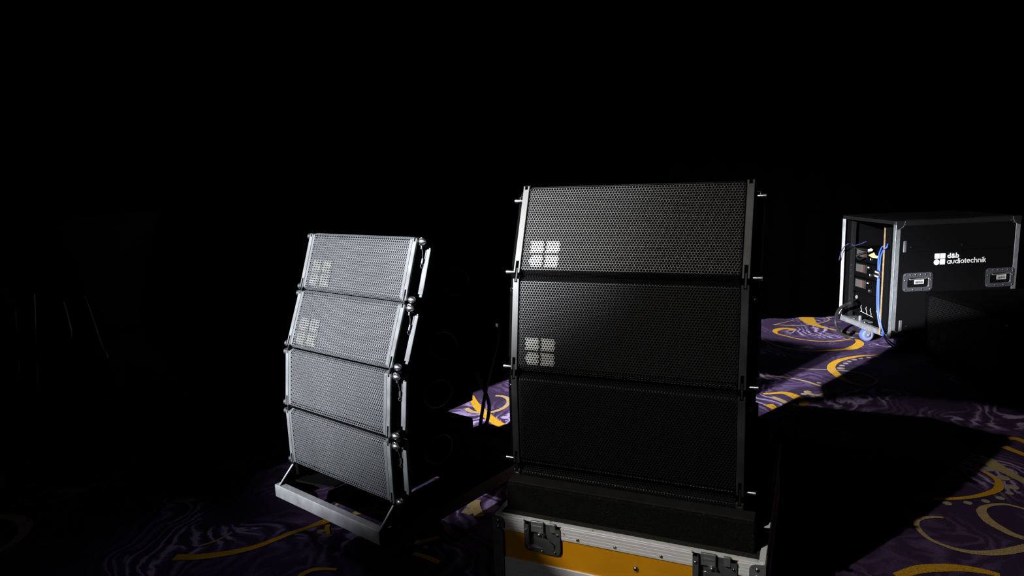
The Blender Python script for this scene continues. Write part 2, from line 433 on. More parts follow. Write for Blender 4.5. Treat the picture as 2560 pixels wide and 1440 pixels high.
for d in [(975, 482, 105), (1110, 563, 110), (1190, 645, 110), (1165, 700, 72), (1080, 745, 78), (950, 772, 72), (790, 787, 75), (605, 792, 78)]:
    dot(H_, Hs, *d)
swirl(H_, Hs, [(1340, 855), (1200, 815), (1100, 800), (990, 810), (920, 840), (925, 890), (990, 960), (1100, 1025), (1200, 1075), (1340, 1120)], [.012, .014, .016, .03, .035, .028, .022], 2)
swirl(H_, Hs, [(570, 920), (480, 915), (390, 925), (335, 948), (330, 990), (370, 1050), (450, 1115), (560, 1165), (700, 1210), (850, 1235), (1000, 1240), (1150, 1225), (1340, 1185)], [.01, .016, .018, .016, .014, .02, .03, .035], 2)
swirl(H_, Hs, [(150, 1450), (330, 1392), (500, 1375), (700, 1375), (900, 1400), (1080, 1440)], [.03, .04, .04, .03, .02], 1)
# the same repeat goes on over the rest of the hall
rs = random.Random(3)
for i in range(46):
    cx, cy = rs.uniform(-6, 8), rs.uniform(-1.5, 4.9)
    if -1.2 < cx < 3.4 and 1.6 < cy < 5.6: continue
    r = rs.uniform(0.25, 0.6); a0 = rs.uniform(0, 2 * PI); sp_ = rs.choice((-1, 1)); span = rs.uniform(3.2, 5.0)
    pts = [Vector((cx + r * (1 - 0.45 * k / 9) * math.cos(a0 + sp_ * span * k / 9), cy + r * (1 - 0.45 * k / 9) * math.sin(a0 + sp_ * span * k / 9), 0)) for k in range(10)]
    ribbon(pts, [.012, .03, .05, .03, .012], rs.choice((1, 1, 2)))
    for k in range(rs.randint(0, 6)):
        a = a0 + 0.3 * k; q = Vector((cx + (r + .1) * math.cos(a), cy + (r + .1) * math.sin(a), 0)); zlift[0] += 0.00003
        fl.add([(q.x + .03 * math.cos(t * PI / 8), q.y + .02 * math.sin(t * PI / 8), zlift[0]) for t in range(16)], [tuple(range(16))], 3)
floor = tag(fl.build('floor', [M['carpet'], M['carpet_gold'], M['carpet_tan'], M['carpet_cream']]), kind='structure')

def pleated(name, p0, p1, h, n):
    m = MB(); p0 = Vector(p0); p1 = Vector(p1); d = (p1 - p0); L = d.length; d.normalize(); s = Vector((-d.y, d.x, 0))
    vs = []; fs = []
    for i in range(n + 1):
        q = p0 + d * L * i / n + s * 0.02 * math.sin(i * 1.57 + 0.4 * math.sin(i * .3))
        vs += [(q.x, q.y, 0), (q.x, q.y, h)]
    fs = [(2 * i, 2 * i + 2, 2 * i + 3, 2 * i + 1) for i in range(n)]
    m.add(vs, fs)
    return tag(m.build(name, M['drape'], smooth=True), kind='structure')
pleated('wall_back', (-9, 5.14, 0), (11, 5.14, 0), 6, 300)
pleated('added_beam_blocker', (-4.2, 3.1, 0), (-2.22, 1.46, 0), 3.0, 60)      # unseen drape added to keep the beam off the carpet, left of the view
pleated('wall_left', (-8.8, -3, 0), (-8.8, 5.3, 0), 6, 160)
pleated('wall_right', (10.8, 5.3, 0), (10.8, -3, 0), 6, 160)
tag(MB().box(-9, 11, -5.2, 5.5, 6.0, 6.1).build('ceiling', M['ceiling']), kind='structure')

# ================================================================ LINE ARRAY SPEAKERS
def grille_mesh(name, W, H, cols, hole, y0, paint='grille_paint', badge='logo_grey', emblem=True):
    """perforated steel grille with real holes, edges rolled back at top and bottom"""
    BW = 0.006 if H < 0.25 else 0.0015
    p = (W - 2 * BW) / cols; rp = p * math.sqrt(3) / 2
    ch, cd, q = (0.008, 0.016, 0.004) if H < 0.25 else (0.012, 0.028, 0.004)      # chamfer height, depth, bend half-length
    cl = math.hypot(ch, cd)
    flat = H - 0.004 - 2 * ch
    Ltot = flat + 2 * cl; arc = cl
    rows = int(Ltot / rp)
    tz = (cd / cl, -ch / cl)
    def prof(s):                         # -> (y, z, ny, nz), s runs down from the top rear edge
        if s > Ltot / 2:
            y, z, ny, nz = prof(Ltot - s); return y, -H - z, ny, -nz
        if s <= cl - q:
            k = (cl - s) / cl; return cd * k, -0.002 - ch + ch * k, ch / cl, -cd / cl
        if s >= cl + q: return 0.0, -0.002 - ch - (s - cl), 1.0, 0.0
        t = (s - (cl - q)) / (2 * q)
        A = (cd * q / cl, -0.002 - ch + ch * q / cl); B = (0.0, -0.002 - ch); C_ = (0.0, -0.002 - ch - q)
        y = (1 - t) ** 2 * A[0] + 2 * t * (1 - t) * B[0] + t * t * C_[0]
        z = (1 - t) ** 2 * A[1] + 2 * t * (1 - t) * B[1] + t * t * C_[1]
        ny = (1 - t) * ch / cl + t; nz = -(1 - t) * cd / cl; n = math.hypot(ny, nz)
        return y, z, ny / n, nz / n
    def mp(x, s):
        y, z, _, _ = prof(s); return (x, y0 + y, z)
    def mpb(x, s, t):
        y, z, ny, nz = prof(s); return (x, y0 + y + ny * t, z + nz * t)
    vs = []; fs = []; mi = []
    ca = [math.radians(30 * k) for k in range(12)]
    hx = []
    for k in range(12):
        rr = p / 2 if k % 2 == 0 else p / math.sqrt(3)
        hx.append((rr * math.cos(ca[k]), rr * math.sin(ca[k])))
    s0 = (Ltot - (rows - 1) * rp) / 2
    rlogo = rows - 1 - int(round((arc) / rp)) - 1       # last logo row
    for r in range(rows):
        s = s0 + r * rp
        off = 0.5 * p if r % 2 else 0
        for c in range(cols + (0 if r % 2 else 1)):
            x = -W / 2 + BW + c * p + off
            if x < -W / 2 + BW + p * .4 or x > W / 2 - BW - p * .4: continue
            # emblem: three squares and a disc, five cells each
            dr = rlogo - r; dc = (x + W / 2 - BW) / p - 3.0
            logo = False
            if emblem and 0 <= dr <= 10 and -0.3 <= dc <= 10.6 and dr != 5 and not (4.9 <= dc <= 5.6):
                logo = True
                if dr < 5 and dc < 5:
                    logo = math.hypot((dc - 2.3) , (dr - 2.0) * 0.87) < 2.75
            hr = hole * p * (0.70 if logo else 1.0)
            b = len(vs)
            for (hxx, hyy) in hx: vs.append(mp(min(max(x + hxx, -W / 2), W / 2), s + hyy))
            for k in range(12): vs.append(mp(min(max(x + hr * math.cos(ca[k]), -W / 2), W / 2), s + hr * math.sin(ca[k])))
            for k in range(12): vs.append(mpb(min(max(x + hr * math.cos(ca[k]), -W / 2), W / 2), s + hr * math.sin(ca[k]), 0.0015))
            for k in range(12):
                j = (k + 1) % 12
                fs.append((b + k, b + 12 + k, b + 12 + j, b + j)); mi.append(1 if logo else 0)
                fs.append((b + 12 + k, b + 24 + k, b + 24 + j, b + 12 + j)); mi.append(0)
    for sx in ((-1, 1) if H < 0.25 else ()):                   # plain margin down both sides, tucked just behind the scalloped cells
        xa, xb = sorted((sx * (W / 2), sx * (W / 2 - BW - p * .55)))
        n = 40; b = len(vs)
        for k in range(n + 1):
            sk = Ltot * k / n
            vs.append(mpb(xa, sk, 0.0003)); vs.append(mpb(xb, sk, 0.0003))
        for k in range(n): fs.append((b + 2 * k, b + 2 * k + 1, b + 2 * k + 3, b + 2 * k + 2)); mi.append(0)
    me = bpy.data.meshes.new(name)
    me.from_pydata(vs, [], fs)
    me.materials.append(M[paint]); me.materials.append(M[badge])
    me.polygons.foreach_set('material_index', mi)
    me.update()
    return me

def make_speaker(W, H, depth, rear_h, cols, hole, railw, knob, paint, rail_m, badge):
    root = empty('line_array_speaker', (0, 0, 0))
    gw = W - 2 * railw - 0.004
    # cabinet: wedge seen from the side
    zt, zb = -0.006, -H + 0.006
    k = (H - rear_h) / 2
    m = MB()
    m.prism([(0.028, zt), (depth, -k), (depth, -H + k), (0.028, zb)], 'x', -W / 2 + 0.012, W / 2 - 0.012)
    m.box(-W / 2 + railw, W / 2 - railw, 0.012, 0.03, zb + 0.02, zt - 0.02)
    cab = m.build('cabinet', M['cabinet_paint'], root)
    # recessed side handles, rear corner bumpers
    for sx in (-1, 1):
        h = MB(); x = sx * (W / 2 - 0.012)
        cy, cz = depth * 0.55, -H / 2
        ring = [Vector((x, cy + depth * .16 * math.cos(t * PI / 10), cz + H * .22 * math.sin(t * PI / 10))) for t in range(21)]
        h.tube(ring, 0.006, 8, smooth=False)
        h.build('side_handle', M['steel_dark'], cab, smooth=True)
    b = MB(); b.prism([(0.0042, -0.024), (0.0042, -H + .024), (.024, -H + .012), (.024, -.012)], 'x', -gw / 2, gw / 2)
    b.build('foam_backing', M['grey_backing' if knob == 'cone' else 'foam'], root)
    g = bpy.data.objects.new('grille', grille_mesh('grille', gw, H, cols, hole, 0.0, paint, badge)); COL.objects.link(g); g.parent = root
    for sx in (-1, 1):
        x0, x1 = sorted((sx * W / 2, sx * (W / 2 - railw)))
        xc = (x0 + x1) / 2; sw = railw * 0.20
        r = MB()
        r.box(x0, x1, -0.001, 0.007, -H + 0.040, -0.019, 0.0012)
        for a, c in ((x0, xc - sw), (xc + sw, x1)):                 # forks either side of the link slots
            r.box(a, c, -0.001, 0.007, -H + 0.006, -H + 0.042, 0.001)
            r.box(a, c, -0.001, 0.007, -0.021, -0.009, 0.001)
        rail = r.build('side_rail', M[rail_m], root)
        fk = MB(); fk.box(x0 + .0005, x1 - .0005, 0.0072, 0.055, -H + 0.006, -0.004)
        fk.build('flank', M['cabinet_paint'], root)
        l = MB(); l.box(xc - sw * .7, xc + sw * .7, 0.002, 0.006, -H - 0.018, -H + 0.022, 0.001)
        l.build('splay_link', M['steel_dark'], rail)
        # raised rigging strip on the flank
        s = MB(); xa, xb = sorted((sx * (W / 2 - 0.012), sx * (W / 2 + 0.026)))
        s.box(xa, xb, 0.040, 0.052, -H + 0.034, -0.034, 0.0012)
        s.box(xa, xb - (0.008 if sx > 0 else 0), 0.046, 0.060, -H + 0.010, -0.010, 0.001)
        s.build('rigging_strip', M['rail_paint' if knob == 'cone' else 'cabinet_paint'], root)
        cone = knob == 'cone'
        for z, top in ((-0.016 if cone else -0.048, True), (-H + 0.012, False)):
            kx = sx * W / 2
            p = MB()
            if cone: p.lathe([(-.012, .004), (.006, .0045), (.008, .0105), (.015, .0115), (.019, .0105), (.030, .0030), (.031, .001)], (kx, 0.012, z), (sx, 0, 0), 20)
            else: p.lathe([(-.012, .003), (.004, .003), (.005, .0042), (.007, .0045), (.026, .0066), (.0275, .0066), (.028, .0055)], (kx, 0.016, z), (sx, 0, 0), 20)
            pin = p.build('locking_pin', M['chrome'], root, smooth=True)
            so = MB(); so.lathe([(0, .012), (.002, .0135), (.026, .0135), (.028, .012)], (kx - sx * .010, 0.034, z), (sx, 0, 0), 20)
            so.build('pin_socket', M['cabinet_paint'], root, smooth=True)
            if top:
                t = MB(); x2 = kx + sx * .006
                t.tube([(kx + sx * .010, 0.016, z + .002), (kx + sx * .014, 0.014, z + .009), (kx + sx * .004, 0.010, z + .010), (kx - sx * .002, 0.012, z - .006), (x2, 0.020, z - .016), (x2 + sx * .003, 0.026, z - .034), (x2 + sx * .001, 0.032, z - .052)], 0.0009, 6)
                lan = t.build('lanyard', M['wire'], root, smooth=True)
                f = MB(); f.cyl((x2, 0.020, z - .012), (x2, 0.021, z - .022), 0.0028, 10); f.build('ferrule', M['chrome'], lan, smooth=True)
                f = MB(); f.cyl((x2 + sx * .001, 0.032, z - .050), (x2, 0.033, z - .066), 0.0027, 10); f.build('ferrule', M['chrome'], lan, smooth=True)
                d = MB(); d.tube([Vector((x2, 0.034 + .005 * math.cos(q_ * PI / 6), z - .074 + .006 * math.sin(q_ * PI / 6))) for q_ in range(13)], 0.0011, 6, smooth=False)
                d.build('swivel_ring', M['wire'], lan, smooth=True)
    return root

def place(o, yaw, Xc, n_top, z_top, n_bot, z_bot):
    X, N = frame(yaw)
    p = X * Xc + N * n_top; th = math.atan2(n_top - n_bot, z_top - z_bot)
    o.location = (p.x, p.y, z_top)
    o.rotation_euler = (-th, 0, math.radians(yaw))

LY, LX, LW = -39.1, -1.822, 0.558
LN = [1.444, 1.376, 1.298, 1.274, 1.274]
LZ = [1.021, 0.823, 0.621, 0.405, 0.194]
left_labels = ['topmost slim black speaker of the four-high stack on the wheeled frame',
               'second speaker from the top of the four-high stack, a bright vertical glint on its grille',
               'third speaker down in the four-high stack on the wheeled frame, standing upright',
               'lowest speaker of the four-high stack, just above the bare metal front bar']
src = make_speaker(LW, 0.212, 0.39, 0.11, 53, 0.43, 0.017, 'cone', 'grille_paint', 'rail_paint', 'logo_grey')
plain = grille_mesh('grille_plain', LW - 2 * 0.017 - 0.004, 0.212, 53, 0.43, 0.0, 'grille_paint', 'logo_grey', False)
for i in range(4):
    o = src if i == 0 else copy_tree(src)
    if i > 1:
        for c in children(o):
            if c.name.startswith('grille'): c.data = plain
    place(o, LY, LX, LN[i], LZ[i], LN[i + 1], LZ[i + 1])
    tag(o, left_labels[i], 'speaker', 'speakers stacked on the wheeled frame')
RY, RX, RW = -24.4, -0.455, 0.63
RN = [1.812, 1.708, 1.665, 1.660, 1.672]
RZ = [1.170, 0.918, 0.646, 0.370, 0.098]
right_labels = ['topmost wide speaker of the yellow case stack, bright emblem low on its grille',
                'second speaker down in the stack in the yellow case, dim grey emblem on its grille',
                'third speaker down in the stack in the yellow case, its grille almost black',
                'bottom speaker of the yellow case stack, only its top strip showing']
src = make_speaker(RW, 0.272, 0.50, 0.15, 75, 0.435, 0.019, 'flare', 'black_grille', 'black_rail', 'logo_white')
plain = grille_mesh('grille_plain', RW - 2 * 0.019 - 0.004, 0.272, 75, 0.435, 0.0, 'black_grille', 'logo_white', False)
for i in range(4):
    o = src if i == 0 else copy_tree(src)
    if i > 1:
        for c in children(o):
            if c.name.startswith('grille'): c.data = plain
    place(o, RY, RX, RN[i], RZ[i], RN[i + 1], RZ[i + 1])
    if i > 0:
        for c in [c for c in children(o) if c.name.startswith('locking_pin') and min(v.co.z for v in c.data.vertices) > -0.1]: bpy.data.objects.remove(c)
    if i == 3:                          # the sunk one: what would sit inside the case walls is folded away
        for c in [c for c in children(o) if c.name.split('.')[0] in ('locking_pin', 'rigging_strip', 'pin_socket', 'lanyard')]:
            for g_ in children(c): bpy.data.objects.remove(g_)
            bpy.data.objects.remove(c)
    tag(o, right_labels[i], 'speaker', 'speakers stacked in the yellow case')

# ================================================================ WHEELED FRAME UNDER THE LEFT STACK
LXv, LNv = frame(LY)
base = LXv * -1.822 + LNv * 1.212
cart = empty('speaker_cart', (base.x, base.y, 0), (0, 0, math.radians(LY)))
tag(cart, 'low wheeled metal frame with scuffed aluminium front bar under the four-high speaker stack', 'cart')
def rx(X): return X + 1.822          # measured X -> cart local
b = MB(); b.box(rx(-2.122), rx(-1.550), 0, 0.028, 0.084, 0.131, 0.002)
b.build('front_bar', M['aluminium'], cart)
for xa, xb, sx in ((rx(-2.122), rx(-2.170), -1), (rx(-1.550), rx(-1.503), 1)):
    c = MB(); c.prism([(xa, 0.0), (xb, 0.045), (xb - sx * .028, 0.055), (xa, 0.028)], 'z', 0.084, 0.131)
    c.build('corner_bar', M['cabinet_paint'], cart)
for sx in (-1, 1):
    x0, x1 = sorted((sx * 0.319, sx * 0.291))
    r = MB(); r.box(x0 + 0.0, x1, 0.045, 0.80, 0.084, 0.131, 0.002)
    r.build('side_bar', M['shaded_steel'], cart)
    # deck plate at each side that the speakers stand on, front tip rounded
    p = MB(); xi = sx * 0.10 if sx < 0 else sx * 0.235
    poly = [(sx * 0.318, 0.05), (xi + sx * 0.02, 0.10), (xi, 0.112), (xi, 0.16), (xi, 0.55), (sx * 0.318, 0.60)]
    p.prism(poly, 'z', 0.126, 0.133)
    p.build('deck_plate', M['black_laminate'], cart)
    g = MB(); xg = sx * 0.272
    g.prism([(0.004, 0.131), (0.066, 0.190), (0.30, 0.190), (0.30, 0.131)], 'x', xg - 0.0025, xg + 0.0025)
    g.build('support_bracket', M['cabinet_paint'], cart)
    e = MB(); e.tube([(xg, 0.0025, 0.132), (xg, 0.034, 0.162), (xg, 0.064, 0.190)], 0.0032, 8, smooth=False)
    e.build('bracket_edge', M['aluminium'], cart, smooth=True)
    s = MB(); s.box(xg - 0.02, xg + 0.02, 0.07, 0.42, 0.150, 0.192, 0.003)
    s.build('cradle_block', M['cabinet_paint'], cart)
b = MB(); b.box(-0.30, 0.30, 0.77, 0.80, 0.084, 0.131, 0.002); b.build('rear_bar', M['shaded_steel'], cart)
for sx in (-1, 1):
    for y in (0.105, 0.70):
        f = MB(); x = sx * 0.262
        f.box(x - .035, x + .035, y - .03, y + .03, 0.079, 0.084)
        f.prism([(y - .018, .08), (y + .018, .08), (y + .012, .03), (y - .012, .03)], 'x', x - .020, x - .017)
        f.prism([(y - .018, .08), (y + .018, .08), (y + .012, .03), (y - .012, .03)], 'x', x + .017, x + .020)
        fo = f.build('castor', M['zinc_dark'], cart)
        wm = MB(); wm.lathe([(-.015, .028), (-.012, .036), (0.012, .036), (.015, .028)], (x, y, .036), (1, 0, 0), 24)
        wm.build('wheel', M['rubber'], fo, smooth=True)

# power cables hanging behind the left stack
def cable(name, pts, r, m, label, cat, group=None):
    o = MB().tube(pts, r, 10).build(name, m, smooth=True)
    tag(o, label, cat, group); return o
Yc = 2.72
cable('power_cable', [at_y(1243, 800, Yc), at_y(1244, 850, Yc), at_y(1232, 900, Yc), at_y(1218, 960, Yc), at_y(1207, 1020, Yc), at_y(1199, 1080, Yc), at_y(1196, 1130, Yc), at_y(1192, 1200, 2.66), Vector((-0.10, 2.62, 0.012)), Vector((-0.22, 2.75, 0.012))], 0.0075, M['rubber'], 'straight black cable hanging behind the four-high speaker stack', 'cable')
cable('power_cable', [at_y(1190, 930, Yc), at_y(1203, 960, Yc), at_y(1217, 990, Yc), at_y(1223, 1020, Yc), at_y(1216, 1060, Yc), at_y(1200, 1095, Yc), at_y(1180, 1125, Yc), at_y(1165, 1180, 2.7), Vector((-0.26, 2.72, 0.012)), Vector((-0.42, 2.85, 0.012))], 0.0075, M['rubber'], 'black cable bowed outward behind the four-high speaker stack', 'cable')

# ================================================================ YELLOW FLIGHT CASE
RXv, RNv = frame(RY)
CW, CD = 0.706, 0.78
cb = RXv * -0.434 + RNv * 1.55
case = empty('flight_case', (cb.x, cb.y, 0), (0, 0, math.radians(RY)))
tag(case, 'yellow flight case tray with aluminium edges and two twist latches', 'flight case')
zt, zr, zl, z0 = 0.270, 0.233, 0.150, 0.088
hw = CW / 2
m = MB()       # four yellow walls and a floor
m.box(-hw + .003, hw - .003, .003, .012, z0 + .01, zr - .046)
for a_, c_ in ((-hw + .003, -.208 - .052), (-.208 + .052, .240 - .052), (.240 + .052, hw - .003)): m.box(a_, c_, .003, .012, zr - .046, zt - .004)
m.box(-hw + .003, hw - .003, CD - .012, CD - .003, z0 + .01, zt - .004)
m.box(-hw + .003, -hw + .012, .012, CD - .012, z0 + .01, zt - .004); m.box(hw - .012, hw - .003, .012, CD - .012, z0 + .01, zt - .004)
m.box(-hw + .003, hw - .003, .003, CD - .003, z0 + .001, z0 + .008)
m.build('body', M['yellow'], case)
def extrusion(mb, x0, x1, y0, y1, za, zb, axis):
    mb.box(x0, x1, y0, y1, za, zb, 0.0008)
LC = (-0.208, 0.240)        # latch centres
tr = MB()
segs = [(-hw, LC[0] - .052), (LC[0] + .052, LC[1] - .052), (LC[1] + .052, hw)]
for (a, c) in segs:
    tr.box(a, c, -0.001, 0.014, zr, zt - 0.004, 0.001)
    for k in range(4):
        z = zr + 0.003 + k * 0.0085
        tr.box(a, c, -0.0014, 0.0, z, z + 0.0062, 0.0006)
    tr.box(a + .002, c - .002, 0.000, 0.0045, zt - 0.004, zt + 0.003, 0.001)
tr.box(-hw, hw, 0.010, 0.020, zt - .006, zt + .001)
tr.box(-hw, hw, CD - .014, CD, zr, zt, 0.001)
tr.box(-hw - .001, -hw + .014, 0.0, CD, zr, zt, 0.001); tr.box(hw - .014, hw + .001, 0.0, CD, zr, zt, 0.001)
tr.build('top_edging', M['ribbed'], case)
lr = MB()
for yy in ((-0.001, .012), (CD - .012, CD)):
    lr.box(-hw, hw, yy[0], yy[1], z0, zl, 0.001)
for k in range(4): lr.box(-hw, hw, -0.0014, 0, z0 + .002 + k * .011, z0 + .0105 + k * .011, 0.0006)
lr.box(-hw - .001, -hw + .012, 0, CD, z0, zl, 0.001); lr.box(hw - .012, hw + .001, 0, CD, z0, zl, 0.001)
lr.build('bottom_edging', M['ribbed'], case)
for sx in (-1, 1):
    c = MB()
    xo = sx * (hw + .002)
    pl = [(xo, zt + .002), (xo, z0), (xo - sx * .030, z0), (xo - sx * .030, zr - .006), (xo - sx * .024, zr + .002), (xo - sx * .036, zr + .006), (xo - sx * .036, zt - .012), (xo - sx * .032, zt - .004), (xo - sx * .024, zt)]
    c.prism(pl, 'y', -0.0045, -0.0015)
    c.prism([(-.0045, zt + .002), (.045, zt), (.045, zr), (.03, zr - .01), (.03, z0), (-.0045, z0)], 'x', *sorted((xo - sx * .002, xo + sx * .001)))
    cn = c.build('corner_brace', M['zinc'], case)
    for z in (zt - .012, zt - .030):
        r = MB(); r.lathe([(0, .005), (.0015, .0048), (.003, .003), (.0036, .001)], (xo - sx * .018, -.0045, z), (0, -1, 0), 14)
        r.build('rivet', M['chrome'], cn, smooth=True)
for (x, z) in [(-.108, zr + .011), (-.008, zr + .011), (.11, zr + .011)]:
    r = MB(); r.lathe([(0, .0042), (.0015, .004), (.003, .0025), (.0034, .0008)], (x, -.0022, z), (0, -1, 0), 14)
    r.build('rivet', M['chrome'], case, smooth=True)
for (x, z) in [(-.250, zr - .043), (.045, zr - .040)]:
    r = MB(); r.lathe([(0, .0075), (.002, .0072), (.005, .005), (.0065, .0015)], (x, .003, z), (0, -1, 0), 18)
    r.build('bolt_head', M['chrome'], case, smooth=True)
def latch(cx):
    L = MB(); w2 = .052; zb = zr - .046; R = .016
    # U-shaped dish flange with rounded lower corners
    def outline(w, bot, R, n=6):
        pts = [(cx - w, zt - .006)]
        for k in range(n + 1):
            a = PI + k * PI / 2 / n; pts.append((cx - w + R + R * math.cos(a), bot + R + R * math.sin(a)))
        for k in range(n + 1):
            a = 1.5 * PI + k * PI / 2 / n; pts.append((cx + w - R + R * math.cos(a), bot + R + R * math.sin(a)))
        pts.append((cx + w, zt - .006)); return pts
    o = outline(w2, zb, R); i_ = outline(w2 - .014, zb + .013, .009)
    n = len(o); vs = []; fs = []
    for yy, P in ((-.006, o), (-.0045, o), (-.006, i_), (.008, i_)):
        pass
    ring = [[(x, 0.002, z) for x, z in o], [(x, -.005, z) for x, z in o], [(x, -.0055, z) for x, z in i_], [(x, .010, z) for x, z in i_]]
    for rr in ring: vs += rr
    for k in range(3):
        for j in range(n - 1): fs.append((k * n + j, k * n + j + 1, (k + 1) * n + j + 1, (k + 1) * n + j))
    fs.append(tuple(3 * n + j for j in range(n)))
    L.add(vs, fs)
    la = L.build('twist_latch', M['zinc_dark'], case)
    for x, z in ((cx - w2 + .007, zt - .022), (cx + w2 - .007, zt - .022), (cx - w2 + .015, zb + .009), (cx, zb + .006), (cx + w2 - .015, zb + .009)):
        r = MB(); r.lathe([(0, .0042), (.0015, .004), (.003, .0025), (.0034, .0008)], (x, -.0055, z), (0, -1, 0), 14)
        r.build('latch_rivet', M['chrome'], la, smooth=True)
    # keeper plate and tongue
    k = MB(); k.box(cx - .034, cx + .002, .001, .008, zt - .030, zt + .002, .001); k.box(cx + .020, cx + .036, .001, .008, zt - .022, zt + .002, .001)
    k.box(cx - .030, cx - .002, -.001, .002, zt - .014, zt - .010); k.build('keeper', M['zinc'], la)
    t = MB()
    t.lathe([(-.010, .012), (-.004, .012), (.002, .011), (.006, .009)], (cx - .006, 0, zt - .038), (0, -1, 0), 20)
    rot = Matrix.Translation((cx + .004, 0, zt - .052)) @ Matrix.Rotation(math.radians(32), 4, 'Y')
    t.prism([(-.020, -.012), (-.014, -.016), (.020, -.014), (.032, -.006), (.034, .004), (.028, .010), (.006, .014), (-.014, .010), (-.020, .002)], 'y', -.007, -.002, mtx=Matrix.Translation((cx + .004, 0, zt - .052)) @ Matrix.Rotation(math.radians(28), 4, 'Y') @ Matrix.Identity(4))
    t.build('butterfly_handle', M['zinc_dark'], la)
    q = MB(); q.tube([Vector((cx - .020 + .010 * math.cos(a * PI / 8), -.003, zt - .052 + .010 * math.sin(a * PI / 8))) for a in range(4, 16)], .0012, 6, smooth=False)
    q.build('spring_ring', M['chrome'], la, smooth=True)
    s = MB(); s.lathe([(0, .0062), (.004, .006), (.008, .004), (.0095, .001)], (cx - .006, -.003, zt - .030), (0, -1, 0), 16)
    s.build('centre_stud', M['chrome'], la, smooth=True)
for cx in LC: latch(cx)
f = MB()
f.box(-hw + .014, hw - .014, .016, .052, zt - .10, zt - .004); f.box(-hw + .014, -hw + .022, .05, CD - .014, zt - .1, zt - .004)
f.box(hw - .022, hw - .014, .05, CD - .014, zt - .1, zt - .004)
f.build('foam_lining', M['grey_foam'], case)
# fibre-covered cradle the stack sits in, open slot for the speaker
bx0, bx1 = -0.334, 0.326
cr_ = MB(); cr_.box(bx0, bx1, .050, .104, z0 + .012, .345, .003); cr_.box(bx0, bx1, .63, .74, z0 + .012, .345, .003)
cr_.build('cradle', M['fibre'], case)
c2 = MB(); c2.box(bx0 + .002, bx1 - .002, .058, .103, .3445, .349, .001)
c2.build('cradle_pad', M['pad'], case)
for sx in (-1, 1):
    for y in (.10, .68):
        x = sx * .29
        fk = MB(); fk.box(x - .045, x + .045, y - .04, y + .04, .082, .088)
        for d in (-.022, .022): fk.prism([(y - .022, .084), (y + .022, .084), (y + .014, .034), (y - .014, .034)], 'x', x + d - .0015, x + d + .0015)
        fo = fk.build('castor', M['zinc_dark'], case)
        wl = MB(); wl.lathe([(-.018, .030), (-.014, .038), (.014, .038), (.018, .030)], (x, y, .038), (1, 0, 0), 24)
        wl.build('wheel', M['rubber'], fo, smooth=True)

# ================================================================ AMPLIFIER RACK CASE
KY = 3.1
rk = empty('rack_case', (2.347, 4.08, 0), (0, 0, math.radians(KY)))
tag(rk, 'black rack flight case on castors with white lettering and chrome recessed handles, left end open', 'flight case')
W_, D_, zb, zt2 = 0.785, 0.59, 0.095, 0.820
m = MB(); T = .012
m.box(0, W_, 0, T, zb, zt2); m.box(0, W_, D_ - T, D_, zb, zt2); m.box(0, W_, T, D_ - T, zb, zb + T); m.box(0, W_, T, D_ - T, zt2 - T, zt2)
m.box(W_ - T, W_, T, D_ - T, zb, zt2)
m.build('body', M['black_laminate'], rk)
e = MB()
e.box(-.003, .026, -.003, 0.0, zb, zt2, .001); e.box(-.003, 0, -.003, .024, zb + .002, zt2, .001)
e.build('front_corner_edging', M['zinc'], rk)
ee = MB(); ee.box(-.0045, .0005, -.0045, .0005, zb + .01, zt2 - .02, .0015); ee.build('corner_bead', M['chrome'], rk)
e = MB(); e.box(-.004, 0, D_ - .032, D_ + .003, zb, zt2 - .02, .001); e.build('rear_corner_edging', M['aluminium'], rk)
e = MB(); e.box(W_ - .026, W_ + .003, -.003, 0, zb, zt2, .001); e.build('right_corner_edging', M['zinc'], rk)
e = MB(); e.box(-.006, 0, .0, D_, zb - .006, zb + .026, .001); e.box(-.006, .02, 0, D_, zb + .022, zb + .028, .001); e.build('sill', M['zinc'], rk)
e = MB(); e.box(.02, W_ - .02, -.003, 0, zb, zb + .02, .001); e.build('bottom_edging', M['steel_dark'], rk)
e = MB(); e.box(-.003, W_, -.003, .0, zt2 - .028, zt2 + .003, .001); e.box(-.003, W_, -.003, .026, zt2, zt2 + .003, .001); e.box(-.003, 0, 0, D_, zt2 - .02, zt2 + .003, .001)
e.build('top_edging', M['steel_dark'], rk)
t = MB()      # moulded lid top with a raised ridge and gleaming catches
t.box(.02, W_ - .02, .02, D_ - .02, zt2 + .003, zt2 + .008, .003)
t.build('lid_top', M['black_laminate'], rk)
t = MB(); t.tube([(.05, -.001, zt2 + .003), (.11, -.002, zt2 + .006), (.19, -.001, zt2 + .003)], .003, 8); t.tube([(.50, -.001, zt2 + .003), (.60, -.002, zt2 + .006), (.74, -.001, zt2 + .003)], .003, 8)
t.build('stacking_ridge', M['chrome'], rk, smooth=True)
for (x, z, sx, sz) in ((0, zt2, 1, -1), (W_, zt2, -1, -1), (0, zb, 1, 1)):
    c = MB(); n = 8
    pts = [(x - sx * .004, z - sz * .004)] + [(x + sx * .050 * math.cos(k * PI / 2 / n), z + sz * .050 * math.sin(k * PI / 2 / n)) for k in range(n + 1)]
    c.prism(pts, 'y', -.006, -.003)
    cp_ = c.build('corner_protector', M['steel_dark'], rk)
    arc_ = MB(); arc_.tube([Vector((x + sx * .050 * math.cos(k * PI / 2 / n), -.005, z + sz * .050 * math.sin(k * PI / 2 / n))) for k in range(n + 1)], .0018, 6, smooth=False)
    arc_.build('protector_rim', M['zinc'], cp_, smooth=True)
    for (dx, dz) in ((.058, .022), (.045, .036)):
        r = MB(); r.lathe([(0, .005), (.002, .0046), (.004, .001)], (x + sx * dx, -.003, z + sz * dz), (0, -1, 0), 12)
        r.build('rivet', M['chrome'], cp_, smooth=True)
